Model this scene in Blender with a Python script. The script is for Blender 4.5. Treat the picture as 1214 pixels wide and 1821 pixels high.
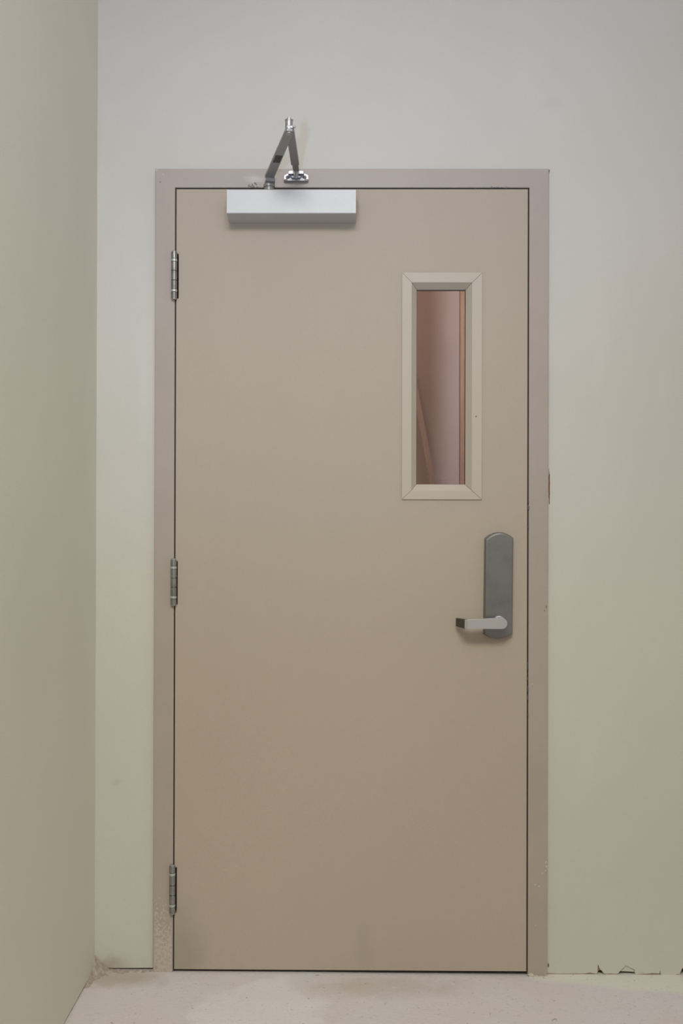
import bpy, bmesh, math, random
from mathutils import Vector, Matrix, noise
from mathutils.geometry import tessellate_polygon

random.seed(7)
for o in list(bpy.data.objects):
    bpy.data.objects.remove(o, do_unlink=True)
S = bpy.context.scene
COL = S.collection

# ------------------------------------------------------------------ camera
W, H, F = 1214.0, 1821.0, 1811.95
CAM = Vector((0.45488, -2.65, 1.18922))
YAW, PITCH, ROLL = -0.00794, -0.00291, -0.00264


def cam_axes():
    cy, sy, cp, sp = math.cos(YAW), math.sin(YAW), math.cos(PITCH), math.sin(PITCH)
    f = Vector((sy * cp, cy * cp, -sp))
    r = Vector((cy, -sy, 0))
    d = f.cross(r)
    c, s = math.cos(ROLL), math.sin(ROLL)
    return c * r + s * d, -s * r + c * d, f


RT, DN, FW = cam_axes()
cd = bpy.data.cameras.new('camera')
cd.sensor_fit = 'VERTICAL'
cd.sensor_height = 36.0
cd.lens = 36.0 * F / H
cd.clip_start = 0.05
cam = bpy.data.objects.new('camera', cd)
COL.objects.link(cam)
m = Matrix.Identity(4)
for i in range(3):
    m[i][0], m[i][1], m[i][2], m[i][3] = RT[i], -DN[i], -FW[i], CAM[i]
cam.matrix_world = m
S.camera = cam

# ------------------------------------------------------------------ world, lights, exposure
wd = bpy.data.worlds.new('world')
S.world = wd
wd.use_nodes = True
# light of the room, linear RGB: overall bounce, unseen overhead fill, cool flash head left of the camera, unseen cool and warm fills added high up
AMBIENT = (0.49, 0.47, 0.42)
OVERHEAD_FILL = (1.2, 1.1, 1.9)
FLASH = (25, 34, 57)
COOL = (3.2, 3.3, 4.8)
WARM = (12.9, 12.9, 10.9)
wd.node_tree.nodes['Background'].inputs[0].default_value = tuple(c / max(AMBIENT) for c in AMBIENT) + (1,)
wd.node_tree.nodes['Background'].inputs[1].default_value = max(AMBIENT)


def lamp(name, kind, loc, target, rgb, **kw):
    l = bpy.data.lights.new(name, kind)
    l.energy = max(rgb)
    l.color = tuple(c / max(rgb) for c in rgb)
    for k_, v_ in kw.items():
        setattr(l, k_, v_)
    o = bpy.data.objects.new(name, l)
    COL.objects.link(o)
    o.location = loc
    o.rotation_euler = (Vector(target) - Vector(loc)).to_track_quat('-Z', 'Y').to_euler()
    return o


lamp('overhead_fill', 'AREA', (0.6, -0.75, 3.6), (0.6, -0.72, 0), OVERHEAD_FILL, shape='RECTANGLE', size=2.6, size_y=0.9, spread=math.radians(60))  # unseen downlight added to brighten the floor and wall foot
lamp('flash_head', 'SPOT', (0.13, -2.75, 1.24), (0.26, 0, 2.42), FLASH, shadow_soft_size=0.04, spot_size=math.radians(68), spot_blend=1.0)
lamp('cool_fill', 'AREA', (0.55, -2.2, 3.05), (0.52, 0, 2.38), COOL, shape='RECTANGLE', size=1.7, size_y=0.6, spread=math.radians(95))  # unseen, added to cool the upper wall
lamp('warm_fill', 'AREA', (0.32, -2.9, 3.1), (0.2, 0, 0.05), WARM, shape='RECTANGLE', size=1.2, size_y=0.5, spread=math.radians(80))  # unseen, added to warm the lower wall

vs = S.view_settings
S.display_settings.display_device = 'sRGB'
vs.view_transform = 'Standard'
vs.look = 'None'
vs.gamma = 1.0
vs.use_curve_mapping = False
vs.exposure = 0.0


# ------------------------------------------------------------------ helpers
def P(px, py, y=0.0):
    """world point on the plane Y = y behind a picture position"""
    d = RT * ((px - W / 2) / F) + DN * ((py - H / 2) / F) + FW
    return CAM + d * ((y - CAM.y) / d.y)


def PF(px, py, z=0.0):
    d = RT * ((px - W / 2) / F) + DN * ((py - H / 2) / F) + FW
    return CAM + d * ((z - CAM.z) / d.z)


def lin(r, g, b):
    f = lambda c: (c / 255 / 12.92) if c / 255 <= 0.04045 else ((c / 255 + 0.055) / 1.055) ** 2.4
    return (f(r), f(g), f(b), 1)


def link(name, me, mat=None, parent=None):
    o = bpy.data.objects.new(name, me)
    COL.objects.link(o)
    if mat and me and not me.materials:
        me.materials.append(mat)
    if parent:
        o.parent = parent
    return o


def from_bm(name, bm, mat=None, parent=None, smooth=False):
    bmesh.ops.recalc_face_normals(bm, faces=bm.faces)
    me = bpy.data.meshes.new(name)
    bm.to_mesh(me)
    bm.free()
    if smooth:
        for p in me.polygons:
            p.use_smooth = True
    return link(name, me, mat, parent)


def auto_smooth(o, ang=0.5):
    bm = bmesh.new()
    bm.from_mesh(o.data)
    for f in bm.faces: f.smooth = True
    for e_ in bm.edges: e_.smooth = e_.calc_face_angle(0.0) < ang
    bm.to_mesh(o.data)
    bm.free()
    return o


def empty(name, loc, parent=None):
    o = bpy.data.objects.new(name, None)
    o.empty_display_size = 0.05
    o.location = loc
    COL.objects.link(o)
    if parent:
        o.parent = parent
    return o


def adopt(o, parent):
    """parent o while keeping its world place (parents here are unrotated empties)"""
    off = Vector((0, 0, 0))
    p = parent
    while p:
        off += p.location
        p = p.parent
    o.parent = parent
    o.location = o.location - off
    return o


def tag(o, label=None, cat=None, group=None, kind=None):
    if label: o['label'] = label
    if cat: o['category'] = cat
    if group: o['group'] = group
    if kind: o['kind'] = kind
    return o


def bevel(o, w, seg=2, angle=30):
    b = o.modifiers.new('bevel', 'BEVEL')
    b.width = w
    b.segments = seg
    b.limit_method = 'ANGLE'
    b.angle_limit = math.radians(angle)
    return o


def box(bm, a, b):
    (x0, y0, z0), (x1, y1, z1) = a, b
    v = [bm.verts.new(c) for c in ((x0, y0, z0), (x1, y0, z0), (x1, y1, z0), (x0, y1, z0),
                                   (x0, y0, z1), (x1, y0, z1), (x1, y1, z1), (x0, y1, z1))]
    for f in ((0, 1, 2, 3), (4, 5, 6, 7), (0, 1, 5, 4), (1, 2, 6, 5), (2, 3, 7, 6), (3, 0, 4, 7)):
        bm.faces.new([v[i] for i in f])


def prism(bm, loops, y0, y1, side_mat=0):
    """extrude an XZ outline (first loop) with holes (the others) from y0 to y1"""
    flat = [p for l in loops for p in l]
    tris = tessellate_polygon([[Vector((p[0], p[1], 0)) for p in l] for l in loops])
    a = [bm.verts.new((p[0], y0, p[1])) for p in flat]
    b = [bm.verts.new((p[0], y1, p[1])) for p in flat]
    for t in tris:
        bm.faces.new([a[i] for i in t])
        bm.faces.new([b[i] for i in reversed(t)])
    k = 0
    for l in loops:
        n = len(l)
        for i in range(n):
            j = (i + 1) % n
            f = bm.faces.new((a[k + i], a[k + j], b[k + j], b[k + i]))
            f.material_index = side_mat
        k += n


def lathe(bm, prof, c, n=24, axis='Z'):
    """rings of (radius, height) about a vertical axis through c"""
    rings = []
    for r, h in prof:
        ring = []
        for i in range(n):
            t = 2 * math.pi * i / n
            if axis == 'Z':
                p = (c[0] + r * math.cos(t), c[1] + r * math.sin(t), c[2] + h)
            else:
                p = (c[0] + r * math.cos(t), c[1] + h, c[2] + r * math.sin(t))
            ring.append(bm.verts.new(p))
        rings.append(ring)
    for A, B in zip(rings, rings[1:]):
        for i in range(n):
            j = (i + 1) % n
            bm.faces.new((A[i], A[j], B[j], B[i]))
    bm.faces.new(rings[0][::-1])
    bm.faces.new(rings[-1])


def sweep(bm, path, half_w, thick, up=Vector((0, 0, 1))):
    """rectangular bar along a path; half_w is a list of (left, right) side vectors, thick the extent along up"""
    rings = []
    for p, (sl, sr), (t0, t1) in zip(path, half_w, thick):
        rings.append([bm.verts.new(q) for q in (p + sl + t0, p + sr + t0, p + sr + t1, p + sl + t1)])
    for A, B in zip(rings, rings[1:]):
        for i in range(4):
            j = (i + 1) % 4
            bm.faces.new((A[i], A[j], B[j], B[i]))
    bm.faces.new(rings[0][::-1])
    bm.faces.new(rings[-1])


# ------------------------------------------------------------------ materials
class NT:
    def __init__(s, name, color, rough=0.5, metal=0.0, spec=0.5):
        s.m = bpy.data.materials.new(name)
        s.m.use_nodes = True
        s.t = s.m.node_tree
        s.b = s.t.nodes['Principled BSDF']
        s.b.inputs['Base Color'].default_value = color
        s.b.inputs['Roughness'].default_value = rough
        s.b.inputs['Metallic'].default_value = metal
        s.b.inputs['Specular IOR Level'].default_value = spec
        g = s.t.nodes.new('ShaderNodeNewGeometry')
        s.pos = g.outputs['Position']
        s.col = None
        s.base = color

    def lk(s, a, b):
        s.t.links.new(a, b)

    def node(s, kind, **kw):
        n = s.t.nodes.new(kind)
        for k, v in kw.items():
            setattr(n, k, v)
        return n

    def noise(s, scale, detail=4, rough=0.55, stretch=None, dist=0.0):
        n = s.node('ShaderNodeTexNoise')
        n.inputs['Scale'].default_value = scale
        n.inputs['Detail'].default_value = detail
        n.inputs['Roughness'].default_value = rough
        n.inputs['Distortion'].default_value = dist
        if stretch:
            mp = s.node('ShaderNodeMapping')
            mp.inputs['Scale'].default_value = stretch
            s.lk(s.pos, mp.inputs['Vector'])
            s.lk(mp.outputs[0], n.inputs['Vector'])
        else:
            s.lk(s.pos, n.inputs['Vector'])
        return n.outputs['Fac']

    def ramp(s, fac, lo, hi, a=0.0, b=1.0):
        n = s.node('ShaderNodeMapRange')
        n.interpolation_type = 'SMOOTHSTEP'
        n.inputs[1].default_value, n.inputs[2].default_value = lo, hi
        n.inputs[3].default_value, n.inputs[4].default_value = a, b
        s.lk(fac, n.inputs[0])
        return n.outputs[0]

    def math(s, op, a, b=None):
        n = s.node('ShaderNodeMath', operation=op)
        for i, v in enumerate((a, b)):
            if v is None: continue
            if isinstance(v, (int, float)):
                n.inputs[i].default_value = v
            else:
                s.lk(v, n.inputs[i])
        return n.outputs[0]

    def xyz(s):
        n = s.node('ShaderNodeSeparateXYZ')
        s.lk(s.pos, n.inputs[0])
        return n.outputs

    def mix(s, fac, color):
        n = s.node('ShaderNodeMix', data_type='RGBA')
        if s.col is None:
            n.inputs[6].default_value = s.base
        else:
            s.lk(s.col, n.inputs[6])
        n.inputs[7].default_value = color
        if isinstance(fac, (int, float)):
            n.inputs[0].default_value = fac
        else:
            s.lk(fac, n.inputs[0])
        s.col = n.outputs[2]
        s.lk(s.col, s.b.inputs['Base Color'])

    def blob(s, cx, cz, rx, rz, soft=0.5, other='Z', nz=None):
        """soft elliptical mask on the X / other axes, edge broken by noise"""
        o = s.xyz()
        dx = s.math('DIVIDE', s.math('SUBTRACT', o['X'], cx), rx)
        dz = s.math('DIVIDE', s.math('SUBTRACT', o[other], cz), rz)
        d = s.math('SQRT', s.math('ADD', s.math('MULTIPLY', dx, dx), s.math('MULTIPLY', dz, dz)))
        if nz is not None:
            d = s.math('ADD', d, s.math('MULTIPLY', s.math('SUBTRACT', nz, 0.5), 1.2))
        return s.ramp(d, 1 - soft, 1 + soft * 0.2, 1.0, 0.0)

    def bump(s, fac, dist, strength=1.0):
        n = s.node('ShaderNodeBump')
        n.inputs['Strength'].default_value = strength
        n.inputs['Distance'].default_value = dist
        s.lk(fac, n.inputs['Height'])
        prev = s.b.inputs['Normal'].links
        if prev:
            s.lk(prev[0].from_socket, n.inputs['Normal'])
        s.lk(n.outputs[0], s.b.inputs['Normal'])


def mul(c, k):
    return (c[0] * k, c[1] * k, c[2] * k, 1)


WALLC = (0.576, 0.556, 0.496, 1)
w = NT('wall_paint', WALLC, 0.55, spec=0.3)
w.mix(w.ramp(w.noise(1.7, 3), 0.35, 0.7), mul(WALLC, 0.95))
w.mix(w.ramp(w.noise(6, 5, stretch=(1, 1, 0.35)), 0.55, 0.72, 0, 0.5), mul(WALLC, 1.05))
w.mix(w.math('MULTIPLY', w.ramp(w.noise(260, 2), 0.3, 0.75), 0.5), mul(WALLC, 0.95))
c = P(984, 180)
w.mix(w.math('MULTIPLY', w.blob(c.x, c.z, 0.035, 0.02, 0.9), 0.09), (0.30, 0.29, 0.28, 1))
c = P(434, 0)
# scuffs on the strip beside the frame and skim-coat patch
c = P(206, 1393)
w.mix(w.math('MULTIPLY', w.blob(c.x, c.z, 0.016, 0.012, 0.7, nz=w.noise(90, 3)), 0.22), (0.36, 0.32, 0.26, 1))
c = P(258, 655)
w.mix(w.math('MULTIPLY', w.blob(c.x, c.z, 0.028, 0.22, 0.8, nz=w.noise(14, 4)), 0.25), (0.64, 0.63, 0.59, 1))
c = P(172, 1712)
w.mix(w.math('MULTIPLY', w.blob(c.x + 0.02, c.z - 0.012, 0.075, 0.032, 0.9, nz=w.noise(40, 5)), 0.6), (0.36, 0.31, 0.26, 1))
w.bump(w.noise(420, 2), 0.0006, 0.55)
w.bump(w.noise(40, 3), 0.0010, 0.35)
M_WALL = w.m

w = NT('wall_paint_side', (0.695, 0.68, 0.585, 1), 0.6, spec=0.25)
w.mix(w.ramp(w.noise(2.2, 3), 0.35, 0.7), (0.665, 0.65, 0.555, 1))
w.mix(w.math('MULTIPLY', w.ramp(w.noise(260, 2), 0.3, 0.75), 0.5), (0.66, 0.645, 0.555, 1))
w.bump(w.noise(420, 2), 0.0006, 0.55)
M_WALLL = w.m

w = NT('torn_board_edge', (0.34, 0.215, 0.145, 1), 0.9)
w.mix(w.ramp(w.noise(120, 4), 0.4, 0.65), (0.45, 0.36, 0.28, 1))
M_EDGE = w.m

DOORC = (0.436, 0.369, 0.297, 1)
w = NT('door_paint', DOORC, 0.55, spec=0.25)
w.mix(w.ramp(w.noise(2.5, 3, stretch=(1, 1, 0.4)), 0.35, 0.7), mul(DOORC, 0.965))
w.mix(w.math('MULTIPLY', w.ramp(w.noise(330, 2), 0.3, 0.75), 0.6), mul(DOORC, 0.94))
c = P(325, 1690)
w.mix(w.math('MULTIPLY', w.blob(c.x, c.z, 0.075, 0.14, 0.9, nz=w.noise(9, 4)), 0.42), (0.26, 0.235, 0.19, 1))
c = P(648, 1690)
w.mix(w.math('MULTIPLY', w.blob(c.x, c.z, 0.03, 0.12, 0.9, nz=w.noise(12, 4)), 0.22), (0.30, 0.27, 0.22, 1))
w.bump(w.noise(500, 2), 0.0005, 0.45)
M_DOOR = w.m

FRC = (0.398, 0.340, 0.295, 1)
w = NT('frame_paint', FRC, 0.45, spec=0.4)
w.mix(w.ramp(w.noise(7, 4), 0.35, 0.7), mul(FRC, 0.94))
w.mix(w.math('MULTIPLY', w.ramp(w.noise(330, 2), 0.3, 0.75), 0.6), mul(FRC, 0.94))
c = P(452, 318)
w.mix(w.math('MULTIPLY', w.blob(c.x, c.z, 0.03, 0.012, 0.9, nz=w.noise(60, 4)), 0.35), (0.66, 0.62, 0.6, 1))
w.bump(w.noise(400, 2), 0.0005, 0.5)
M_FRAME = w.m

LITC = (0.481, 0.420, 0.343, 1)
w = NT('lite_frame_paint', LITC, 0.4, spec=0.4)
w.mix(w.math('MULTIPLY', w.ramp(w.noise(330, 2), 0.3, 0.75), 0.5), mul(LITC, 0.95))
M_LITE = w.m

w = NT('gap_shade', (0.03, 0.024, 0.02, 1), 0.9)  # near-black colour standing in for shade inside gaps
M_DARK = w.m
w = NT('dark_gasket', (0.035, 0.028, 0.024, 1), 0.6)
M_GASK = w.m
w = NT('dark_chip', (0.10, 0.10, 0.095, 1), 0.7)
w.mix(w.ramp(w.noise(300, 3), 0.4, 0.7), (0.22, 0.2, 0.18, 1))
M_CHIP = w.m
w = NT('rust', (0.20, 0.085, 0.045, 1), 0.9)
w.mix(w.ramp(w.noise(200, 3), 0.4, 0.7), (0.12, 0.06, 0.04, 1))
M_RUST = w.m
w = NT('pale_plaster', (0.60, 0.545, 0.48, 1), 0.9)
w.mix(w.ramp(w.noise(160, 4), 0.4, 0.7), (0.47, 0.42, 0.36, 1))
w.bump(w.noise(500, 4), 0.001, 0.7)
M_PLAST = w.m
w = NT('smeared_plaster', (0.50, 0.435, 0.375, 1), 0.85)
w.mix(w.ramp(w.noise(120, 4), 0.35, 0.65), (0.43, 0.37, 0.315, 1))
w.mix(w.ramp(w.noise(60, 4), 0.6, 0.72, 0, 0.6), (0.33, 0.26, 0.20, 1))
w.bump(w.noise(350, 4), 0.0014, 0.8)
M_SMEAR = w.m
w = NT('mortar', (0.33, 0.275, 0.23, 1), 0.95)
w.mix(w.ramp(w.noise(70, 5), 0.4, 0.65), (0.43, 0.375, 0.325, 1))
w.mix(w.ramp(w.noise(260, 3), 0.6, 0.75, 0, 0.6), (0.24, 0.20, 0.16, 1))
w.bump(w.noise(220, 5), 0.0025, 0.8)
M_MORT = w.m

w = NT('silver_paint', (0.52, 0.52, 0.515, 1), 0.52, 0.3)
w.mix(w.ramp(w.noise(10, 4, stretch=(0.5, 1, 1)), 0.35, 0.7), (0.49, 0.495, 0.49, 1))
w.mix(w.math('MULTIPLY', w.ramp(w.noise(700, 2), 0.4, 0.7), 0.4), (0.43, 0.43, 0.43, 1))
M_SILV = w.m
w = NT('grey_arm_paint', (0.33, 0.325, 0.32, 1), 0.4, 0.5)
w.mix(w.math('MULTIPLY', w.ramp(w.noise(600, 2), 0.4, 0.7), 0.5), (0.27, 0.27, 0.27, 1))
M_ARM = w.m
w = NT('bright_steel', (0.42, 0.41, 0.415, 1), 0.42, 0.8)
w.mix(w.ramp(w.noise(80, 3), 0.45, 0.7), (0.35, 0.345, 0.345, 1))
M_STEEL = w.m
w = NT('satin_plate', (0.225, 0.22, 0.205, 1), 0.36, 0.8)
w.mix(w.ramp(w.noise(22, 4), 0.35, 0.7), (0.19, 0.19, 0.18, 1))
w.mix(w.math('MULTIPLY', w.ramp(w.noise(900, 2), 0.35, 0.7), 0.5), (0.29, 0.285, 0.27, 1))
M_PLATE = w.m
w = NT('satin_lever', (0.52, 0.505, 0.50, 1), 0.38, 0.6)
w.mix(w.math('MULTIPLY', w.ramp(w.noise(900, 2), 0.35, 0.7), 0.5), (0.43, 0.42, 0.41, 1))
M_LEVER = w.m
w = NT('lever_end_shaded', (0.085, 0.072, 0.062, 1), 0.4, 0.5)  # lever metal, darkened for what the return reflects
M_LEND = w.m
w = NT('hinge_steel', (0.33, 0.33, 0.315, 1), 0.27, 0.9)
w.mix(w.ramp(w.noise(40, 3), 0.4, 0.7), (0.26, 0.26, 0.25, 1))
M_HINGE = w.m
w = NT('hinge_bearing', (0.52, 0.53, 0.48, 1), 0.35, 0.6)
M_BEAR = w.m

# printed label on the arm: rows of tiny illegible marks
w = NT('arm_label_print', (0.02, 0.02, 0.022, 1), 0.5)
v = w.node('ShaderNodeTexNoise')
v.inputs['Scale'].default_value = 420
v.inputs['Detail'].default_value = 1
w.lk(w.pos, v.inputs['Vector'])
w.mix(w.ramp(v.outputs['Fac'], 0.56, 0.62, 0, 0.5), (0.22, 0.22, 0.22, 1))
M_LABEL = w.m

# glass: clear with a faint reflection
gm = bpy.data.materials.new('window_glass')
gm.use_nodes = True
t = gm.node_tree
t.nodes.clear()
out = t.nodes.new('ShaderNodeOutputMaterial')
mx = t.nodes.new('ShaderNodeMixShader')
tr = t.nodes.new('ShaderNodeBsdfTransparent')
tr.inputs[0].default_value = (0.93, 0.91, 0.90, 1)
gl = t.nodes.new('ShaderNodeBsdfGlossy')
gl.inputs['Roughness'].default_value = 0.03
fr = t.nodes.new('ShaderNodeFresnel')
fr.inputs[0].default_value = 1.45
t.links.new(fr.outputs[0], mx.inputs[0])
t.links.new(tr.outputs[0], mx.inputs[1])
t.links.new(gl.outputs[0], mx.inputs[2])
t.links.new(mx.outputs[0], out.inputs[0])
M_GLASS = gm

# concrete floor
FC = (0.61, 0.555, 0.54, 1)
w = NT('concrete', FC, 0.8, spec=0.25)
w.mix(w.ramp(w.noise(5, 5), 0.35, 0.7), (0.61, 0.575, 0.575, 1))
n1 = w.noise(16, 5)
# pale trowelled patch with a rounded right end
c = PF(458, 1815)
w.mix(w.math('MULTIPLY', w.blob(c.x, c.y, 0.165, 0.24, 0.22, 'Y', w.noise(8, 5)), 0.75), (0.69, 0.655, 0.64, 1))
# brown worn band in front of the right half of the door
c = PF(690, 1752)
w.mix(w.math('MULTIPLY', w.blob(c.x, c.y, 0.26, 0.075, 0.8, 'Y', n1), 0.55), (0.46, 0.385, 0.33, 1))
# dusty brown band along the left wall foot
c = PF(205, 1738)
w.mix(w.math('MULTIPLY', w.blob(c.x, c.y, 0.17, 0.065, 0.8, 'Y', n1), 0.75), (0.41, 0.35, 0.30, 1))
# cream overspray along the foot of the right-hand wall
o = w.xyz()
e = w.math('ADD', w.math('MULTIPLY', w.math('SUBTRACT', o['X'], 0.90), 0.20), 0.02)
e = w.math('ADD', e, w.math('MULTIPLY', w.math('SUBTRACT', w.noise(9, 4), 0.5), 0.05))
mask = w.ramp(w.math('ADD', o['Y'], e), -0.012, 0.02)
mask = w.math('MULTIPLY', mask, w.ramp(o['X'], 0.86, 1.0))
w.mix(w.math('MULTIPLY', mask, 0.85), (0.66, 0.635, 0.55, 1))
w.mix(w.ramp(w.noise(38, 3, stretch=(1, 1.6, 1)), 0.66, 0.72, 0, 0.6), (0.66, 0.62, 0.58, 1))
w.mix(w.ramp(w.noise(120, 4), 0.62, 0.72, 0, 0.5), (0.34, 0.28, 0.24, 1))
w.mix(w.ramp(w.noise(55, 2), 0.72, 0.75, 0, 0.6), (0.22, 0.18, 0.15, 1))
w.bump(w.noise(150, 5), 0.0025, 0.55)
w.bump(w.noise(12, 4), 0.006, 0.4)
M_FLOOR = w.m

# back room
w = NT('back_room_drywall', (0.57, 0.47, 0.415, 1), 0.8)
w.mix(w.ramp(w.noise(3, 3), 0.35, 0.7), (0.53, 0.435, 0.38, 1))
M_BACK = w.m
w = NT('raw_timber', (0.34, 0.21, 0.125, 1), 0.7)
w.mix(w.ramp(w.noise(20, 4, stretch=(6, 6, 0.5)), 0.35, 0.7), (0.29, 0.18, 0.105, 1))
M_WOOD = w.m
w = NT('pale_timber', (0.62, 0.50, 0.42, 1), 0.7)
w.mix(w.ramp(w.noise(20, 4, stretch=(6, 6, 0.5)), 0.35, 0.7), (0.55, 0.44, 0.36, 1))
M_WOOD2 = w.m
w = NT('glass_print', (0.33, 0.26, 0.25, 1), 0.7)
M_PRINT = w.m

# ------------------------------------------------------------------ structure
YW = 0.012            # face of the drywall, behind the frame face (y = 0)
XC = -0.2081          # inner face of the left wall
FL, FR_, FT = -0.0534, 0.9703, 2.0906

# floor
bm = bmesh.new()
nx, ny = 90, 110
x0, x1, y0, y1 = XC - 0.1, 3.2, -5.0, 2.2
grid = []
for j in range(ny + 1):
    t_ = j / ny
    row = []
    for i in range(nx + 1):
        x = x0 + (x1 - x0) * i / nx
        y = y0 + (y1 - y0) * t_
        row.append(bm.verts.new((x, y, 0)))
    grid.append(row)
for j in range(ny):
    for i in range(nx):
        bm.faces.new((grid[j][i], grid[j][i + 1], grid[j + 1][i + 1], grid[j + 1][i]))
for v_ in bm.verts:
    n_ = noise.noise(Vector((v_.co.x * 3, v_.co.y * 3, 1.3))) * 0.0012
    v_.co.z = n_ * 0.7 - 0.0012 - 0.0042 * max(0.0, min(1.0, v_.co.x / 0.97))
o = from_bm('floor', bm, M_FLOOR, smooth=True)
tag(o, 'pinkish grey concrete floor with pale patches and specks', 'floor', kind='structure')

# wall with the door: drywall sheet whose foot is torn to the right of the door
foot = [(976, 1730.5), (990, 1731.5), (1012, 1731.2), (1030, 1731.4), (1041, 1731), (1049, 1729.6), (1056, 1731), (1060.5, 1732), (1062.3, 1729),
        (1062.6, 1714.5), (1064.6, 1719.5), (1066.5, 1724), (1070, 1726), (1072.5, 1730.5), (1075, 1732.2), (1085, 1731.6), (1098.5, 1731.6),
        (1101, 1728), (1103.5, 1725.5), (1109, 1720.5), (1112.2, 1716.6), (1117, 1719), (1124, 1722.5), (1128.3, 1724.6),
        (1128.8, 1733.2), (1138, 1732.2), (1148, 1732.4), (1160, 1731), (1172.4, 1731.3), (1173.2, 1726), (1174.5, 1733.4),
        (1184, 1734), (1199, 1734), (1203, 1732.4), (1208, 1732.6), (1210.5, 1727), (1212.5, 1722), (1217, 1719.5),
        (1226, 1722), (1231, 1732), (1250, 1733), (1275, 1732), (1300, 1734)]
prof = [(FR_ + 0.0008, P(975, 1730.5, YW).z)] + [(P(a, b, YW).x, P(a, b, YW).z) for a, b in foot[1:]]
rnd = random.Random(3)
xx = prof[-1][0]
while xx < 3.1:
    xx += rnd.uniform(0.02, 0.07)
    prof.append((min(xx, 3.15), 0.004 + rnd.uniform(-0.002, 0.003)))
lf = [(P(186, 1721.5, YW).x, P(186, 1721.5, YW).z), (FL - 0.0008, P(270, 1721, YW).z)]
lf = [(XC - 0.05, 0.0165), (XC + 0.014, 0.0165)] + [(P(180, 1719, YW).x, P(180, 1719, YW).z)] + lf
outline = lf + [(FL - 0.0008, FT + 0.0008), (FR_ + 0.0008, FT + 0.0008)] + prof + [(3.15, 3.7), (XC - 0.05, 3.7)]
bm = bmesh.new()
prism(bm, [outline], YW, YW + 0.014, side_mat=1)
o = from_bm('wall_back', bm)
o.data.materials.append(M_WALL)
o.data.materials.append(M_EDGE)
wall_back = o
tag(o, 'cream painted drywall around the door, torn along its foot', 'wall', kind='structure')


def sheet(name, pts, y, thick, mat, parent):
    bm = bmesh.new()
    prism(bm, [[(P(a, b, y).x, P(a, b, y).z) for a, b in pts]], y, y + thick)
    return from_bm(name, bm, mat, parent)


# wall core behind the slit, near-black to stand in for the cavity's shade
bm = bmesh.new()
box(bm, (XC - 0.05, YW + 0.03, -0.001), (FL - 0.001, YW + 0.10, 3.7))
box(bm, (FR_ + 0.001, YW + 0.03, -0.001), (3.15, YW + 0.10, 3.7))
box(bm, (FL - 0.001, YW + 0.03, FT + 0.001), (FR_ + 0.001, YW + 0.10, 3.7))
tag(from_bm('wall_core', bm, M_DARK, wall_back), 'core of the wall, coloured near-black for the cavity shade')
bm = bmesh.new()
for p_, q_ in zip(prof, prof[1:]):
    if p_[0] > 1.6: break
    if P(1109.5, 1700, YW).x < (p_[0] + q_[0]) / 2 < P(1128.9, 1700, YW).x: continue
    d0, d1 = 0.0020 + 0.0010 * noise.noise(Vector((p_[0] * 60, 0, 0))), 0.0020 + 0.0010 * noise.noise(Vector((q_[0] * 60, 0, 0)))
    vv = [bm.verts.new(c_) for c_ in ((p_[0], YW - 0.0004, p_[1] + 0.0002), (q_[0], YW - 0.0004, q_[1] + 0.0002), (q_[0], YW + 0.0009, q_[1] - d1), (p_[0], YW + 0.0009, p_[1] - d0),
                                      (p_[0], YW + 0.006, p_[1] - d0), (q_[0], YW + 0.006, q_[1] - d1), (q_[0], YW + 0.006, q_[1] + 0.0002), (p_[0], YW + 0.006, p_[1] + 0.0002))]
    for f_ in ((0, 1, 2, 3), (3, 2, 5, 4), (4, 5, 6, 7), (7, 6, 1, 0)):
        bm.faces.new([vv[i_] for i_ in f_])
tag(from_bm('torn_edge', bm, M_EDGE, wall_back), 'brown torn edge of the drywall')
# torn paper in the notches, set back from the face
sheet('torn_paper', [(1101, 1727), (1112.5, 1716), (1129.5, 1724), (1129.5, 1728.6), (1118, 1727.6), (1107, 1727.2)], YW + 0.0035, 0.003, M_WALL, wall_back)
sheet('torn_paper', [(1061.5, 1728), (1061.5, 1714), (1066, 1720), (1071, 1726), (1066, 1725)], YW + 0.006, 0.003, M_EDGE, wall_back)
sheet('torn_paper', [(1140, 1727.5), (1172.3, 1718), (1172.6, 1730.6), (1160, 1730.4), (1146, 1731.6)], YW - 0.0012, 0.0012, M_WALL, wall_back)
sheet('torn_paper', [(1068, 1722), (1086, 1730), (1085, 1731.2), (1076, 1731.8), (1072, 1729)], YW - 0.001, 0.001, M_WALL, wall_back)

# left wall
bm = bmesh.new()
pl = []
rnd = random.Random(5)
y = 0.03
yy = [(y, 0.012), (0.0, 0.014), (-0.012, 0.006)]
y = -0.012
while y > -4.9:
    y -= rnd.uniform(0.015, 0.06)
    yy.append((max(y, -5), 0.0008 + rnd.uniform(0, 0.003)))
a = [bm.verts.new((XC, q[0], q[1])) for q in yy]
b = [bm.verts.new((XC - 0.014, q[0], q[1])) for q in yy]
at = [bm.verts.new((XC, q[0], 3.7)) for q in yy]
bt = [bm.verts.new((XC - 0.014, q[0], 3.7)) for q in yy]
for i in range(len(yy) - 1):
    bm.faces.new((a[i], a[i + 1], at[i + 1], at[i]))
    bm.faces.new((b[i], b[i + 1], bt[i + 1], bt[i]))
    f = bm.faces.new((a[i], a[i + 1], b[i + 1], b[i]))
    f.material_index = 1
    bm.faces.new((at[i], at[i + 1], bt[i + 1], bt[i]))
bm.faces.new((a[0], b[0], bt[0], at[0]))
bm.faces.new((a[-1], b[-1], bt[-1], at[-1]))
wl = from_bm('wall_left', bm)
wl.data.materials.append(M_WALLL)
wl.data.materials.append(M_EDGE)
tag(wl, 'plain cream painted side wall at the left of the door', 'wall', kind='structure')
bm = bmesh.new()
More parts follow.
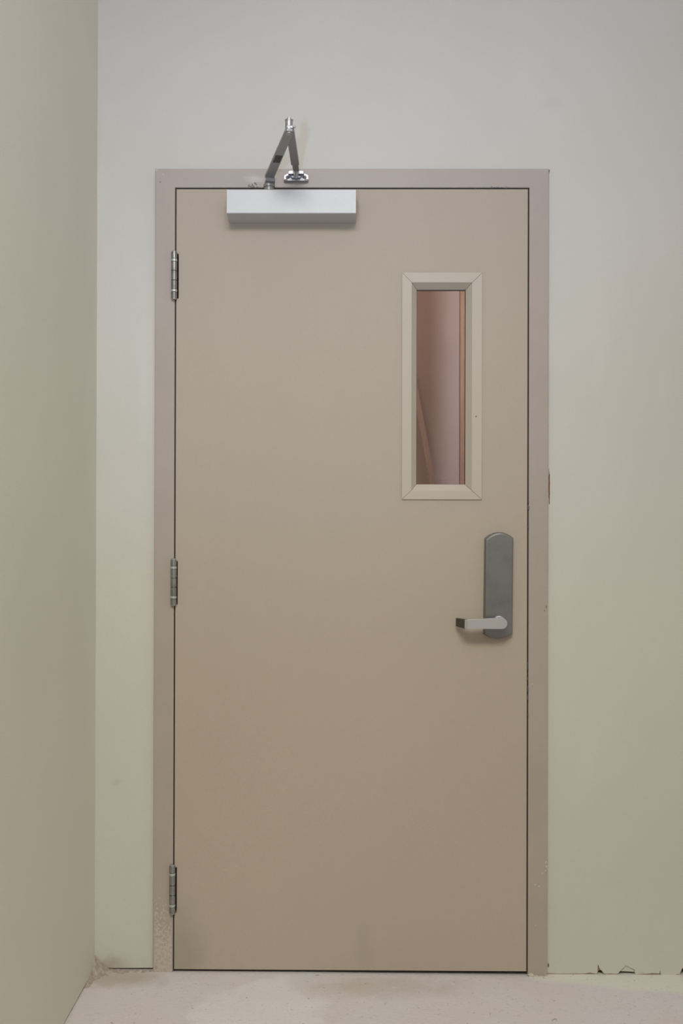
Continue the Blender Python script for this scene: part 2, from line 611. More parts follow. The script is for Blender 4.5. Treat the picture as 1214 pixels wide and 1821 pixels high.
box(bm, (XC - 0.10, -5, -0.001), (XC - 0.03, 0.1, 3.7))
tag(from_bm('wall_core', bm, M_DARK, wl), 'core of the wall, coloured near-black for the cavity shade')

# room behind the door
YB = 1.55
bm = bmesh.new(); box(bm, (XC - 0.3, YB, 0), (2.6, YB + 0.05, 2.9))
tag(from_bm('wall_far', bm, M_BACK), 'brown lit drywall of the room seen through the door glass', 'wall', kind='structure')
bm = bmesh.new(); box(bm, (XC - 0.36, 0.13, 0), (XC - 0.30, YB + 0.05, 2.9))
tag(from_bm('wall_far_left', bm, M_BACK), 'left side wall of the room behind the door', 'wall', kind='structure')
bm = bmesh.new(); box(bm, (2.6, 0.13, 0), (2.66, YB + 0.05, 2.9))
tag(from_bm('wall_far_right', bm, M_BACK), 'right side wall of the room behind the door', 'wall', kind='structure')
bm = bmesh.new(); box(bm, (XC - 0.36, 0.115, 2.9), (2.66, YB + 0.05, 2.95))
tag(from_bm('ceiling', bm, M_BACK), 'ceiling of the room behind the door', 'ceiling', kind='structure')
# far skin of the door wall
bm = bmesh.new()
prism(bm, [[(XC - 0.36, 0), (FL - 0.001, 0), (FL - 0.001, FT + 0.001), (FR_ + 0.001, FT + 0.001), (FR_ + 0.001, 0), (2.66, 0), (2.66, 2.95), (XC - 0.36, 2.95)]],
      YW + 0.10, YW + 0.115)
tag(from_bm('back_skin', bm, M_BACK, wall_back), 'drywall on the far side')

# ------------------------------------------------------------------ steel door frame
trim = empty('trim_1', (0.459, 0.0, 0.0))
tag(trim, 'beige painted steel door frame with chipped edges', 'door frame', kind='structure')


def tpart(o):
    return adopt(o, trim)


G = 0.0036      # gap round the leaf
ZT = 2.0377     # top of the leaf
DX0, DX1 = 0.0016, 0.9162
RX0, RX1 = DX0 - G * 0.95, DX1 + G
YBK = YW + 0.125
STOP = 0.014
CH = 0.0011
ZH = ZT + G
SL = (FT - ZH) / (RX0 - FL)


def loft(name, A, B):
    bm = bmesh.new()
    a = [bm.verts.new(p) for p in A]
    b = [bm.verts.new(p) for p in B]
    n = len(a)
    for i in range(n):
        j = (i + 1) % n
        bm.faces.new((a[i], a[j], b[j], b[i]))
    bm.faces.new(a[::-1]); bm.faces.new(b)
    return tpart(from_bm(name, bm, M_FRAME))


# face profile: (distance from the outer edge, depth), mitred at the corners
FW_ = RX0 - FL
prof_f = [(0, CH), (CH, 0), (FW_ - CH, 0), (FW_, CH), (FW_, 0.049), (FW_ + STOP, 0.049), (FW_ + STOP, YBK), (0, YBK)]
FWR = FR_ - RX1
SR = FWR / FW_
loft('jamb', [(FL + u, v, -0.004) for u, v in prof_f], [(FL + u, v, FT - u * SL) for u, v in prof_f])
loft('jamb', [(FR_ - u * SR, v, -0.008) for u, v in prof_f], [(FR_ - u * SR, v, FT - u * SL) for u, v in prof_f])
loft('head', [(FL + u, v, FT - u * SL) for u, v in prof_f], [(FR_ - u * SR, v, FT - u * SL) for u, v in prof_f])
# near-black strips standing in for the shade in the joint round the leaf
bm = bmesh.new()
box(bm, (RX0 + 0.0002, 0.0035, 0.002), (DX0 - 0.0002, 0.044, ZT))
box(bm, (DX1 + 0.0002, 0.0045, 0.002), (RX1 - 0.0002, 0.044, ZT))
box(bm, (RX0 + 0.0002, 0.0045, ZT + 0.0002), (RX1 - 0.0002, 0.044, ZH - 0.0002))
tpart(from_bm('joint_shade', bm, M_DARK))

# hardened plaster splashed over the foot of the hinge-side jamb
def smear(name, xa, xb, za, zb, y, mat, dens, amp, cell=0.0016):
    nx, nz = int((xb - xa) / cell), int((zb - za) / cell)
    bm = bmesh.new()
    g = []
    for j in range(nz + 1):
        r = []
        z = za + (zb - za) * j / nz
        for i in range(nx + 1):
            x = xa + (xb - xa) * i / nx
            n_ = noise.fractal(Vector((x * 170, z * 170, 3.1)), 0.9, 2.1, 3) * 0.5 + 0.12 * noise.noise(Vector((x * 30, z * 30, 8)))
            h = n_ + dens(x, z)
            ed = min(1, min(i, nx - i) / 2.0)
            r.append(bm.verts.new((x, y + 0.0006 - max(-0.6, min(1.0, h)) * amp * ed, z)))
        g.append(r)
    for j in range(nz):
        for i in range(nx):
            q = (g[j][i], g[j][i + 1], g[j + 1][i + 1], g[j + 1][i])
            if min(v.co.y for v in q) < y:
                bm.faces.new(q)
    bmesh.ops.delete(bm, geom=[v for v in bm.verts if not v.link_faces], context='VERTS')
    return from_bm(name, bm, mat, smooth=True)


zt = P(290, 1430).z
o = smear('plaster_smear', FL + 0.001, RX0 - 0.001, -0.003, zt, 0.0, M_SMEAR,
          lambda x, z: 0.92 - 1.42 * (max(z, 0) / zt) ** 0.8 + 0.10 * (1 - (x - FL) / 0.05), 0.0013)
tag(o, 'pale rough plaster splashed on the foot of the frame', kind='stuff')
tpart(o)


def flake(name, cx, cy, wpx, hpx, mat, seed, y=0.0, n=9, rot=0.0, thick=0.0007):
    r = random.Random(seed)
    pts = []
    for i in range(n):
        t = 2 * math.pi * i / n
        k = r.uniform(0.6, 1.1)
        a_, b_ = math.cos(t) * wpx / 2 * k, math.sin(t) * hpx / 2 * k
        pts.append((cx + a_ * math.cos(rot) - b_ * math.sin(rot), cy + a_ * math.sin(rot) + b_ * math.cos(rot)))
    bm = bmesh.new()
    prism(bm, [[(P(a, b, y).x, P(a, b, y).z) for a, b in pts]], y - thick, y + 0.0006)
    return from_bm(name, bm, mat)


k = 0
for cx, cy, wp, hp_ in ((939.6, 893, 2.0, 5), (939.6, 903, 2.4, 12), (939.3, 937, 1.6, 5), (938.6, 1186, 2.4, 18), (938.5, 1206, 1.6, 9), (938.6, 1226, 2.2, 16),
                        (938.5, 1240, 2.6, 16), (938.6, 1271, 1.8, 8), (865, 334.3, 14, 1.6), (886, 333.6, 20, 2.6), (899, 333.6, 8, 3), (874, 332.6, 2.5, 2.2), (845, 334.6, 5, 1.4),
                        (971, 1079, 2, 5), (968, 1086, 2.4, 2.4), (285, 323.5, 2.2, 4)):
    k += 1
    tpart(flake('paint_chip', cx, cy, wp, hp_, M_CHIP, k))
# curled flakes beside the closer spindle
for cx, cy, wp, hp_, ro in ((442.5, 330, 2.2, 6, 0.6), (445.5, 331.5, 5, 1.8, 0.2), (448.5, 329, 1.8, 6, 0.3), (451, 331.5, 1.8, 5, -0.6), (453.6, 326, 4.6, 2.4, 0.5), (455.5, 328.5, 1.8, 3.5, -0.2), (457, 332.6, 3, 2.4, 0), (449, 333.4, 6, 1.6, 0)):
    k += 1
    tpart(flake('paint_chip', cx, cy, wp, hp_, M_CHIP, k, rot=ro, thick=0.0012))
for cx, cy, wp, hp_, ro in ((970.5, 1533, 2.4, 6, 0.2), (971, 1541, 2.6, 5, 0), (964, 1553, 7, 1.6, 0.2), (969.5, 1548, 2, 4, 0.5), (951, 1573, 6, 1.4, 0.1), (958, 1576, 4, 1.4, 0), (952, 1645, 3, 2, 0), (946, 1216, 6, 1.4, -0.5), (278.5, 302.5, 3, 3, 0.7), (290, 310, 2.4, 2.4, 0)):
    k += 1
    tpart(flake('paint_scrape', cx, cy, wp, hp_, M_PLAST, k, rot=ro))
for cx, cy, wp, hp_ in ((943.5, 1733.5, 11, 6), (953, 1735.5, 10, 4), (962, 1736.5, 12, 3), (970, 1735, 5, 5)):
    k += 1
    tpart(flake('plaster_flake', cx, cy, wp, hp_, M_PLAST, k, y=-0.001, thick=0.003))
o = tpart(flake('rust_streak', 976.2, 866, 2.6, 64, M_RUST, 91, y=YW, n=26, thick=0.0012))
tag(o, 'rust brown gap where the frame meets the wall')
tpart(flake('rust_streak', 974.6, 1716, 2.4, 10, M_RUST, 93, y=YW, n=12, thick=0.0012))
tpart(flake('rust_streak', 976.0, 305, 2.2, 7, M_CHIP, 94, y=YW, n=10, thick=0.0012))

# ------------------------------------------------------------------ the door leaf with its parts
door = empty('door_1', (0.459, 0.0, 0.006))
tag(door, 'closed beige painted steel door with a narrow glass window', 'door', kind='structure')


def dpart(o, parent=None):
    return adopt(o, parent or door)


YD = 0.0008
HINGES = [(309.6, 446.3, 532.6), (308.6, 993, 1077.2), (306.2, 1537.6, 1626)]
# leaf outline with a notch for each hinge, and the opening of the window
ZB = 0.0062
left_edge = []
notches = []
for cx, ya, yb in HINGES:
    notches.append((P(cx, yb - 2, 0).z, P(cx, ya + 5, 0).z))
notches.sort()
pts = [(DX0, ZB)]
pts += [(DX1, ZB), (DX1, ZT), (DX0, ZT)]
NW = 0.0060
for zb, za in reversed(notches):
    pts += [(DX0, za), (DX0 + NW, za), (DX0 + NW, zb), (DX0, zb)]
GY = 0.0165     # depth of the pane
gx0, gz1 = P(740.6, 515.6, GY).x, P(740.6, 515.6, GY).z
gx1, gz0 = P(826.8, 861.6, GY).x, P(826.8, 861.6, GY).z
hole = [(gx0 - 0.016, gz0 - 0.019), (gx0 - 0.016, gz1 + 0.022), (gx1 + 0.019, gz1 + 0.022), (gx1 + 0.019, gz0 - 0.019)]
bm = bmesh.new()
prism(bm, [pts, hole], YD, YD + 0.044)
o = from_bm('door_leaf', bm, M_DOOR)
bevel(o, 0.0008, 2)
dpart(o)

bm = bmesh.new()
box(bm, (DX0 + 0.002, 0.010, -0.0005), (DX1 - 0.002, 0.036, ZB + 0.0004))  # near-black strip put in for the shade under the leaf
dpart(from_bm('under_door_shade', bm, M_DARK))

# window: four mitred frame sides, gasket, pane
vw = empty('vision_window', ((gx0 + gx1) / 2 - 0.459, 0.0, gz0 - 0.006), door)
YF = -0.0032
ox0, oz1 = P(715.0, 484.8, YF).x, P(715.0, 484.8, YF).z
ox1, oz0 = P(856.3, 888.4, YF).x, P(856.3, 888.4, YF).z
ix0, iz1 = P(731.8, 502, YF).x, P(731.8, 502, YF).z
ix1, iz0 = P(838.6, 872.5, YF).x, P(838.6, 872.5, YF).z


def lite_side(A, B, gap):
    """A, B: lists of the four profile corners at either end: outer-back, outer-front, inner-front, glass edge, glass edge back"""
    bm = bmesh.new()
    d = (Vector(B[1]) - Vector(A[1])).normalized() * gap
    a = [bm.verts.new(Vector(p) + d) for p in A]
    b = [bm.verts.new(Vector(p) - d) for p in B]
    n = len(a)
    for i in range(n):
        j = (i + 1) % n
        bm.faces.new((a[i], a[j], b[j], b[i]))
    bm.faces.new(a[::-1]); bm.faces.new(b)
    o = from_bm('frame_side', bm, M_LITE)
    bevel(o, 0.0007, 2)
    return adopt(o, vw)


def corner(xo, zo, xi, zi, xg, zg):
    return [(xo, YD - 0.0003, zo), (xo, YF, zo), (xi, YF, zi), (xg, GY - 0.001, zg), (xg, GY + 0.0, zg), ((xg + xi) / 2 * 0.2 + xi * 0.8, YD + 0.003, zg * 0.1 + zi * 0.9)]


TL = corner(ox0, oz1, ix0, iz1, gx0, gz1)
TR = corner(ox1, oz1, ix1, iz1, gx1, gz1)
BR = corner(ox1, oz0, ix1, iz0, gx1, gz0)
BL = corner(ox0, oz0, ix0, iz0, gx0, gz0)
for A, B in ((TL, TR), (TR, BR), (BR, BL), (BL, TL)):
    lite_side(A, B, 0.00035)
bm = bmesh.new()
e = 0.0016
prism(bm, [[(gx0 - 0.006, gz0 - 0.006), (gx1 + 0.006, gz0 - 0.006), (gx1 + 0.006, gz1 + 0.006), (gx0 - 0.006, gz1 + 0.006)],
           [(gx0 + e * 0.4, gz0 + e * 0.4), (gx0 + e * 0.4, gz1 - e * 1.2), (gx1 - e * 1.2, gz1 - e * 1.2), (gx1 - e * 1.2, gz0 + e * 0.4)]], GY + 0.0005, GY + 0.0035)
adopt(from_bm('gasket', bm, M_GASK), vw)
bm = bmesh.new()
box(bm, (gx0 - 0.005, GY + 0.004, gz0 - 0.005), (gx1 + 0.005, GY + 0.010, gz1 + 0.005))
o = adopt(from_bm('glass_pane', bm, M_GLASS), vw)
tag(o, 'clear narrow glass pane')
# far-side frame of the same window
bm = bmesh.new()
prism(bm, [[(ox0, oz0), (ox1, oz0), (ox1, oz1), (ox0, oz1)], [(gx0 - 0.004, gz0 - 0.004), (gx0 - 0.004, gz1 + 0.004), (gx1 + 0.004, gz1 + 0.004), (gx1 + 0.004, gz0 - 0.004)]],
      YD + 0.0442, YD + 0.048)
adopt(from_bm('frame_rear', bm, M_LITE), vw)
# faint stamp printed low on the glass: two rows of small illegible strokes
bm = bmesh.new()
r = random.Random(12)
for py_, xs in ((840, (787, 800)), (845.5, (786, 797)), (850.5, (785, 799))):
    x = xs[0]
    while x < xs[1]:
        ww = r.uniform(1.0, 2.2)
        p, q = P(x, py_ + 1.0, GY + 0.0038), P(x + ww, py_, GY + 0.0038)
        box(bm, (p.x, GY + 0.00365, p.z), (q.x, GY + 0.0038, q.z))
        x += ww + r.uniform(0.6, 1.6)
for i in range(16):
    x, y_ = 808 + r.uniform(0, 7), 838 + r.uniform(0, 8)
    p, q = P(x, y_ + 0.9, GY), P(x + 1.1, y_, GY)
    box(bm, (p.x, GY + 0.00365, p.z), (q.x, GY + 0.0038, q.z))
o = adopt(from_bm('glass_stamp', bm, M_PRINT), vw)
tag(o, 'faint small printed stamp on the glass', kind='stuff')
bm = bmesh.new()
c = P(846.3, 740.8, YF)
lathe(bm, [(0.0022, 0), (0.0016, -0.0007)], (c.x, YF + 0.0002, c.z), 10, 'Y')
adopt(from_bm('screw_head', bm, M_CHIP), vw)
bm = bmesh.new()
c = P(840.6, 874.4, YF)
lathe(bm, [(0.0012, 0), (0.0008, -0.0006)], (c.x, YF + 0.0002, c.z), 8, 'Y')
adopt(from_bm('screw_head', bm, M_CHIP), vw)

# hinges
for cx, ya, yb in HINGES:
    R_ = 0.0079
    yc = -0.0055
    top, bot = P(cx, ya, yc), P(cx, yb, yc)
    L = top.z - bot.z
    hx = (top.x + bot.x) / 2
    hg = empty('hinge', (hx - 0.459, yc, bot.z - 0.006), door)
    segs = [(0.030, 0.148, 'k'), (0.156, 0.205, 'b'), (0.212, 0.386, 'k'), (0.397, 0.582, 'k'), (0.593, 0.774, 'k'), (0.781, 0.832, 'b'), (0.840, 0.972, 'k')]
    for s0, s1, kd in segs:
        bm = bmesh.new()
        rr = R_ if kd == 'k' else R_ * 1.03
        h0, h1 = s0 * L, s1 * L
        lathe(bm, [(rr - 0.0004, h0), (rr, h0 + 0.0004), (rr, h1 - 0.0004), (rr - 0.0004, h1)], (hx, yc, bot.z), 20)
        o = from_bm('knuckle' if kd == 'k' else 'bearing_ring', bm, M_HINGE if kd == 'k' else M_BEAR)
        auto_smooth(o)
        adopt(o, hg)
    bm = bmesh.new()
    lathe(bm, [(R_ * 0.62, 0.0), (R_ * 0.82, 0.0012), (R_ * 0.82, 0.045 * L), (R_ * 0.60, 0.05 * L), (R_ * 0.60, 0.95 * L), (R_ * 0.82, 0.955 * L), (R_ * 0.82, L - 0.0012), (R_ * 0.62, L)], (hx, yc, bot.z), 20)
    o = from_bm('hinge_pin', bm, M_STEEL)
    auto_smooth(o)
    adopt(o, hg)
    bm = bmesh.new()
    zz0, zz1 = P(cx, yb - 2, 0).z, P(cx, ya + 5, 0).z
    box(bm, (DX0 - 0.0012, yc + 0.004, zz0 + 0.001), (DX0 + 0.0014, 0.040, zz1 - 0.001))
    adopt(from_bm('leaf_plate', bm, M_DARK), hg)  # hinge leaf, near-black for the shadow gap beside the knuckles

# lever set
lv = empty('lever_set', (P(887, 1107).x - 0.459, 0.0, P(887, 1135).z - 0.006), door)
PT = 0.017
bm = bmesh.new()


def plate_outline(inset, y):
    tl, trr = P(863.2, 958.5, y), P(912.8, 957.5, y)
    bl, br = P(861.0, 1127.5, y), P(911.2, 1127.5, y)
    out = []
    n = 14
    for i in range(n + 1):
        t = i / n
        p = bl.lerp(br, t)
        out.append((p.x, p.z - 0.0125 * (1 - (2 * t - 1) ** 2)))
    for i in range(n + 1):
        t = i / n
        p = trr.lerp(tl, t)
        out.append((p.x, p.z + 0.0155 * (1 - (2 * t - 1) ** 2)))
    cx = sum(p[0] for p in out) / len(out)
    cz = sum(p[1] for p in out) / len(out)
    sx, sz = 1 - inset / 0.036, 1 - inset / 0.135
    return [(cx + (p[0] - cx) * sx, cz + (p[1] - cz) * sz) for p in out]


o0 = plate_outline(0.0, -PT)
rings = []
for ins, y in ((-0.0014, YD - 0.0004), (0.0, -PT + 0.0045), (0.0008, -PT + 0.0018), (0.0022, -PT + 0.0004), (0.004, -PT)):
    cx = sum(p[0] for p in o0) / len(o0); cz = sum(p[1] for p in o0) / len(o0)
    sx, sz = 1 - ins / 0.036, 1 - ins / 0.135
    rings.append([bm.verts.new((cx + (p[0] - cx) * sx, y, cz + (p[1] - cz) * sz)) for p in o0])
for A, B in zip(rings, rings[1:]):
    n = len(A)
    for i in range(n):
        j = (i + 1) % n
        f = bm.faces.new((A[i], A[j], B[j], B[i]))
bm.faces.new(rings[0]); bm.faces.new(rings[-1])
o = from_bm('escutcheon_plate', bm, M_PLATE)
tag(adopt(o, lv), 'dark satin metal plate with rounded ends')
# hub behind the lever
YL = -0.060
hc = P(889, 1107.5, -0.036)
bm = bmesh.new()
lathe(bm, [(0.0150, -PT + 0.0008), (0.0150, -PT - 0.003), (0.0125, -PT - 0.005), (0.0118, -0.045), (0.0112, -0.050)], (hc.x, 0, hc.z + 0.001), 28, 'Y')
o = from_bm('hub', bm, M_LEVER)
auto_smooth(o)
adopt(o, lv)
# lever: front bar, rounded at the hub, then the return bent back to the door
bm = bmesh.new()
fr_pts = [(830.5, 1101.8), (870, 1100.2), (890, 1099.4)]
cx_, cy_, rr_ = 892.2, 1109.0, 9.7
arc = [(cx_ + rr_ * math.sin(math.radians(t)), cy_ - rr_ * math.cos(math.radians(t))) for t in range(0, 181, 20)]
bot_pts = [(870, 1118.6), (830.5, 1118.8)]
ring = fr_pts[:2] + arc + bot_pts
prism(bm, [[(P(a, b, YL).x, P(a, b, YL).z) for a, b in ring]], YL, YL + 0.0125)
o = from_bm('lever', bm, M_LEVER)
bevel(o, 0.0018, 3)
tag(adopt(o, lv), 'satin metal lever pointing left')
# bent return (corner block, then the return, its dark reflection put into the colour)
bm = bmesh.new()
zt_, zb_ = P(830.5, 1101.8, YL).z, P(830.5, 1118.8, YL).z
xr = P(830.5, 1110, YL).x
x2 = P(825.8, 1110, YL + 0.004).x
x3 = P(809.8, 1107, -0.016).x
ol = [(xr + 0.001, YL), (x2, YL + 0.0035), (x2, YL + 0.0125), (xr + 0.001, YL + 0.0125)]
a = [bm.verts.new((p[0], p[1], zb_ + 0.0004)) for p in ol]; b = [bm.verts.new((p[0], p[1], zt_ - 0.0004)) for p in ol]
for i in range(4):
    j = (i + 1) % 4
    bm.faces.new((a[i], a[j], b[j], b[i]))
bm.faces.new(a[::-1]); bm.faces.new(b)
o = from_bm('lever_bend', bm, M_LEVER)
bevel(o, 0.0009, 2)
adopt(o, lv)
bm = bmesh.new()
z3t, z3b = P(810, 1099, -0.016).z, P(810, 1113.6, -0.016).z
ol = [(x2 - 0.0001, YL + 0.0036, zb_, zt_), (x3, -0.016, z3b, z3t), (x3 + 0.010, -0.016, z3b, z3t), (x2 + 0.0075, YL + 0.012, zb_, zt_)]
a = [bm.verts.new((p[0], p[1], p[2])) for p in ol]; b = [bm.verts.new((p[0], p[1], p[3])) for p in ol]
for i in range(4):
    j = (i + 1) % 4
    bm.faces.new((a[i], a[j], b[j], b[i]))
bm.faces.new(a[::-1]); bm.faces.new(b)
o = from_bm('lever_return', bm, M_LEND)
bevel(o, 0.0012, 2)
tag(adopt(o, lv), 'return end of the lever, coloured dark for its reflection')

# ------------------------------------------------------------------ door closer
YC = -0.061
cl0 = P(402.8, 336.2, YC); cl1 = P(633.0, 336.2, YC)
dc = empty('door_closer', ((cl0.x + cl1.x) / 2, 0.0, P(500, 380, YC).z - 0.008))
tag(dc, 'silver door closer with folded grey arm on the door top', 'door closer')
ztop = cl0.z
zedge = P(515, 379.6, YC).z
zlow = P(515, 397.6, YD).z
bm = bmesh.new()
pf = [(YD - 0.0004, ztop), (YC + 0.002, ztop), (YC, ztop - 0.002), (YC, zedge + 0.0015), (YC + 0.0012, zedge), (YD - 0.0004, zlow)]
a = [bm.verts.new((cl0.x, p[0], p[1])) for p in pf]
b = [bm.verts.new((cl1.x, p[0], p[1])) for p in pf]
for i in range(len(pf)):
    j = (i + 1) % len(pf)
    bm.faces.new((a[i], a[j], b[j], b[i]))
bm.faces.new(a[::-1]); bm.faces.new(b)
o = from_bm('cover', bm, M_SILV)
bevel(o, 0.0007, 2)
cover = adopt(o, dc)
tag(cover, 'bright silver rectangular cover')
bm = bmesh.new()
c = P(521.5, 394.6, -0.006)
lathe(bm, [(0.0022, 0.0016), (0.0022, -0.0008), (0.0012, -0.0014)], (c.x, c.y, c.z), 10)
o = from_bm('screw', bm, M_CHIP)
adopt(o, dc)
# spindle and main arm
YS = -0.034
sp = P(478.5, 331, YS)
bm = bmesh.new()
lathe(bm, [(0.0125, ztop - 0.001 - sp.z), (0.0125, -0.0035), (0.0150, -0.003), (0.0150, 0.0035), (0.0128, 0.0045), (0.0120, 0.009)], (sp.x, sp.y, sp.z), 28)
o = from_bm('spindle', bm, M_ARM)
auto_smooth(o)
adopt(o, dc)
YE = -0.285
el = P(513.6, 236.5, YE)          # underside of the main arm at the elbow
bend = P(479.2, 316.0, YS - 0.022)
hubp = Vector((sp.x, sp.y, sp.z + 0.003))
th = 0.0065
Z = Vector((0, 0, 1))
dirm = (Vector((el.x, el.y, 0)) - Vector((sp.x, sp.y, 0))).normalized()
side = Vector((-dirm.y, dirm.x, 0))     # to the left seen from the door... flipped below
if side.x > 0: side = -side
hw = 0.0122
path = [hubp - dirm * 0.009, hubp + dirm * 0.010, hubp + dirm * 0.019 + Z * 0.004, bend, el.lerp(bend, 0.5), el + dirm * 0.006, el + dirm * 0.011]
ws = [0.007, hw * 1.03, hw, hw * 0.98, hw * 0.92, hw * 0.86, 0.006]
bm = bmesh.new()
sweep(bm, path, [(side * w_, side * -w_) for w_ in ws], [(Vector((0, 0, 0)), Z * th)] * len(path))
o = from_bm('main_arm', bm, M_ARM)
bevel(o, 0.0012, 2, 25)
main_arm = adopt(o, dc)
# printed label on the underside
t0, t1 = 0.40, 0.57
A, B = bend.lerp(el, 0.36), bend.lerp(el, 0.52)
bm = bmesh.new()
dn = Vector((0, 0, -0.0006))
q = [A + side * 0.0085 + dn, A - side * 0.0085 + dn, B - side * 0.0085 + dn, B + side * 0.0085 + dn]
lo = [bm.verts.new(p) for p in q]
hi = [bm.verts.new(p + Vector((0, 0, 0.0004))) for p in q]
bm.faces.new(lo); bm.faces.new(hi)
for i in range(4):
    j = (i + 1) % 4
    bm.faces.new((lo[i], lo[j], hi[j], hi[i]))
o = from_bm('arm_label', bm, M_LABEL)
tag(adopt(o, dc), 'small black printed label on the arm')
# elbow: stacked collars on a vertical pin
bm = bmesh.new()
r0 = 0.0088
lathe(bm, [(0.006, -0.004), (r0 * 0.95, -0.0025), (r0, 0.0), (r0, th + 0.006), (r0 * 0.9, th + 0.0065), (r0 * 0.9, th + 0.0075), (r0 * 1.0, th + 0.008), (r0 * 1.0, th + 0.0215),
           (r0 * 1.08, th + 0.0222), (r0 * 1.08, th + 0.0238), (r0 * 0.8, th + 0.0248), (r0 * 0.5, th + 0.0252), (r0 * 0.48, th + 0.0285), (r0 * 0.3, th + 0.0295)],
      (el.x, el.y, el.z), 28)
o = from_bm('elbow_pin', bm, M_STEEL)
auto_smooth(o)
adopt(o, dc)
bm = bmesh.new()
c = P(523.3, 226, YE)
lathe(bm, [(0.0028, 0), (0.0028, 0.004), (0.0018, 0.005)], (c.x, c.y - 0.001, c.z - 0.002), 12)
o = from_bm('set_screw', bm, M_STEEL)
adopt(o, dc)
bm = bmesh.new()
box(bm, (el.x + 0.004, YE - 0.003, c.z - 0.001), (c.x, YE + 0.003, c.z + 0.002))
adopt(from_bm('set_screw_lug', bm, M_ARM), dc)
# forearm: sleeve and slider from the elbow back to the shoe on the frame
sh = P(526.5, 312, -0.016)
fz = el.z + th + 0.0015
fs = Vector((el.x + 0.002, YE, fz))
fe = Vector((P(526.0, 302, -0.030).x, -0.028, P(526, 303, -0.030).z))
fd = (fe - fs).normalized()
sd = Vector((-fd.y, fd.x, 0)).normalized()
brk = fs.lerp(fe, 0.86)
bm = bmesh.new()
pth = [fs - fd * 0.008, fs + fd * 0.01, brk]
sweep(bm, pth, [(sd * 0.0075, -sd * 0.0075), (sd * 0.0098, -sd * 0.0098), (sd * 0.0103, -sd * 0.0103)], [(Vector(), Z * 0.0065)] * 3)
o = from_bm('forearm', bm, M_ARM)
bevel(o, 0.0010, 2, 25)
adopt(o, dc)
bm = bmesh.new()
sweep(bm, [brk - fd * 0.03, fe, fe + fd * 0.008], [(sd * 0.0079, -sd * 0.0079)] * 2 + [(sd * 0.005, -sd * 0.005)], [(Z * 0.0008, Z * 0.0052)] * 3)
o = from_bm('slider', bm, M_ARM)
bevel(o, 0.0008, 2, 25)
adopt(o, dc)
# shoe on the frame head
shoe = empty('arm_shoe', (sh.x - dc.location.x, 0, P(526, 322.5).z - dc.location.z), dc)
bm = bmesh.new()
op = [(504.2, 311.5), (504.2, 322.4), (548.6, 322.4), (548.6, 311.5), (538, 306.6), (515, 306.6)]
prism(bm, [[(P(a, b, -0.003).x, P(a, b, -0.003).z) for a, b in op]], -0.0035, -0.0001)
o = from_bm('base_plate', bm, M_STEEL)
bevel(o, 0.0008, 2)
adopt(o, shoe)
bm = bmesh.new()
p, q = P(504.4, 322.4, -0.008), P(548.4, 318.6, -0.008)
a3 = [(p.x, -0.0034), (q.x, -0.0034), (q.x - 0.002, -0.009), (q.x - 0.010, -0.0125), (p.x + 0.010, -0.0125), (p.x + 0.002, -0.009)]
lo = [bm.verts.new((v_[0], v_[1], p.z)) for v_ in a3]; hi = [bm.verts.new((v_[0], v_[1], q.z)) for v_ in a3]
for i in range(6):
    j = (i + 1) % 6
    bm.faces.new((lo[i], lo[j], hi[j], hi[i]))
bm.faces.new(lo[::-1]); bm.faces.new(hi)
o = from_bm('bottom_flange', bm, M_ARM)
bevel(o, 0.0008, 2)
adopt(o, shoe)
for xa, xb, yt, yb_ in ((512.5, 522.0, 304.6, 310.5), (530.2, 540.0, 304.6, 310.5)):
    bm = bmesh.new()
    p, q = P(xa, yb_, -0.014), P(xb, yt, -0.014)
    prism(bm, [[(p.x, p.z), (q.x, p.z), (q.x, q.z - 0.001), (q.x - 0.002, q.z), (p.x + 0.003, q.z), (p.x, q.z - 0.002)]], -0.020, -0.0034)
    o = from_bm('lug', bm, M_STEEL)
    bevel(o, 0.0009, 2)
    adopt(o, shoe)
bm = bmesh.new()
p, q = P(518, 316.5, -0.018), P(534, 312.5, -0.018)
box(bm, (p.x, -0.020, p.z), (q.x, -0.0034, q.z))
o = from_bm('clevis', bm, M_ARM)
bevel(o, 0.001, 2)
adopt(o, shoe)
bm = bmesh.new()
c = P(526.2, 318, -0.02)
lathe(bm, [(0.0042, 0), (0.0042, 0.030), (0.003, 0.032)], (fe.x, fe.y + 0.006, c.z), 16)
adopt(from_bm('pivot_pin', bm, M_ARM), shoe)
for px_ in (511.2, 541.6):
    c = P(px_, 315.6, -0.0035)
    bm = bmesh.new()
    lathe(bm, [(0.0046, -0.0030), (0.0046, -0.0046), (0.0030, -0.0062)], (c.x, 0, c.z), 16, 'Y')
    adopt(from_bm('screw', bm, M_CHIP), shoe)

# ------------------------------------------------------------------ mortar in the corner, behind-the-glass things
# rough mortar fillet in the corner between the two walls and the floor
bm = bmesh.new()
xa, xb = XC - 0.001, FL - 0.004
nx, ny = 80, 40
g = []
for j in range(ny + 1):
    r_ = []
    for i in range(nx + 1):
        x = xa + (xb - xa) * i / nx
        y = YW - 0.002 - 0.12 * j / ny
        dx, dy = max(0.0, x - XC), max(0.0, YW - y)
        h = 0.026 * math.exp(-(dx / 0.020) ** 1.4 - (dy / 0.030) ** 1.3) + 0.0065 * math.exp(-(dy / 0.020) ** 2) * (0.35 + 0.65 * math.exp(-dx / 0.05))
        h += 0.010 * math.exp(-(dx / 0.012) ** 1.5 - (dy / 0.075) ** 2)
        nn = noise.fractal(Vector((x * 60, y * 60, 2.0)), 0.9, 2.0, 4)
        h = h * (1 + 0.35 * nn) + 0.0012 * nn - 0.0024
        r_.append(bm.verts.new((x, y, max(h, -0.003))))
    g.append(r_)
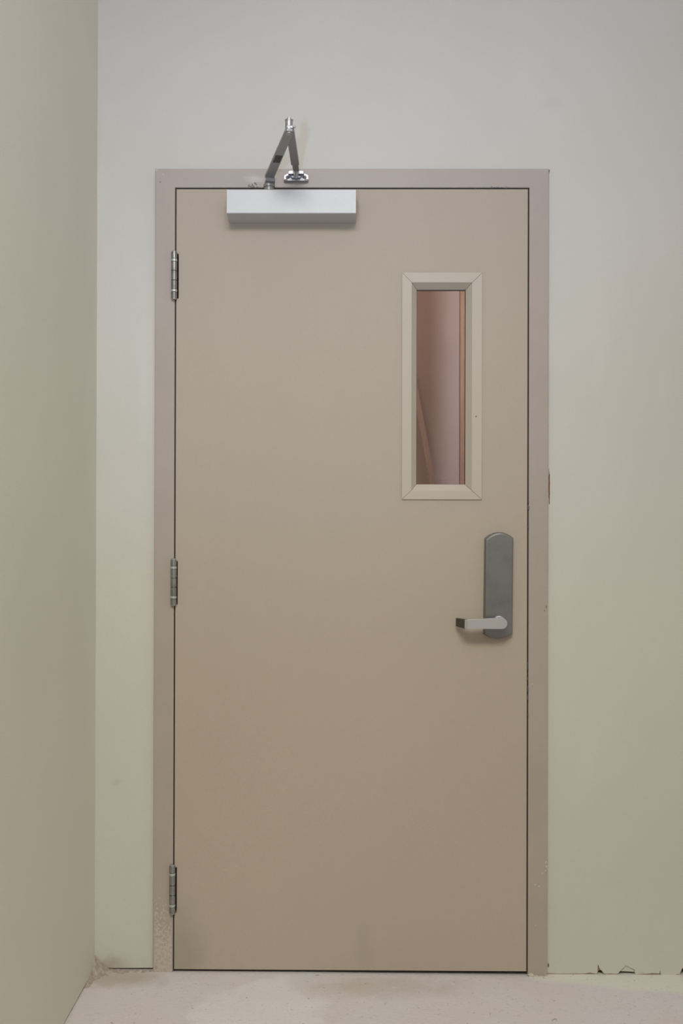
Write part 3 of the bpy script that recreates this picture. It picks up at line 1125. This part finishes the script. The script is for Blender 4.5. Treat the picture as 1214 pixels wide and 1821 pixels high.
for j in range(ny):
    for i in range(nx):
        bm.faces.new((g[j][i], g[j][i + 1], g[j + 1][i + 1], g[j + 1][i]))
o = from_bm('mortar_lump', bm, M_MORT, smooth=True)
tag(o, 'rough brownish mortar lump filling the corner of floor and left wall', 'mortar')

# timber seen through the glass
p0 = P(817.6, 500, 1.15).x
bm = bmesh.new()
box(bm, (p0, 1.15, 0), (p0 + 0.12, 1.17, 2.9))
o = from_bm('timber_post', bm, M_WOOD)
bevel(o, 0.003)
tag(o, 'upright brown timber post behind the right edge of the door glass', 'post')


def leaning(name, top, bot, ytop, ybot, width, mat, label):
    a, b = P(*top, ytop), P(*bot, ybot)
    d = (b - a).normalized()
    b = a + d * ((0.004 - a.z) / d.z)
    s = Vector((d.z, 0, -d.x)).normalized()
    s = Vector((1, 0, 0)) - d * d.x
    s.normalize()
    n = d.cross(s).normalized()
    bm = bmesh.new()
    vs_ = []
    for p in (a, b):
        vs_.append([bm.verts.new(p + s * (width / 2 * u) + n * (0.009 * v_)) for u, v_ in ((-1, -1), (1, -1), (1, 1), (-1, 1))])
    for i in range(4):
        j = (i + 1) % 4
        bm.faces.new((vs_[0][i], vs_[0][j], vs_[1][j], vs_[1][i]))
    bm.faces.new(vs_[0]); bm.faces.new(vs_[1][::-1])
    o = from_bm(name, bm, mat)
    bevel(o, 0.002)
    return tag(o, label, 'plank')


leaning('timber_plank', (731, 655), (769, 860), 1.52, 1.45, 0.022, M_WOOD2, 'pale thin plank leaning on the wall behind the door glass')

# unseen lights added in that room: warm fill at left, pale fill shaping the far wall's gradient
l = bpy.data.lights.new('room_warm_fill', 'POINT'); l.energy = 4.3; l.color = (1.0, 0.62, 0.32); l.shadow_soft_size = 0.10
o = bpy.data.objects.new('room_warm_fill', l); COL.objects.link(o); o.location = (0.35, 0.75, 2.3)
l = bpy.data.lights.new('room_pale_fill', 'POINT'); l.energy = 26; l.color = (0.82, 0.85, 1.0); l.shadow_soft_size = 0.10
o = bpy.data.objects.new('room_pale_fill', l); COL.objects.link(o); o.location = (1.29, 0.41, 1.95)
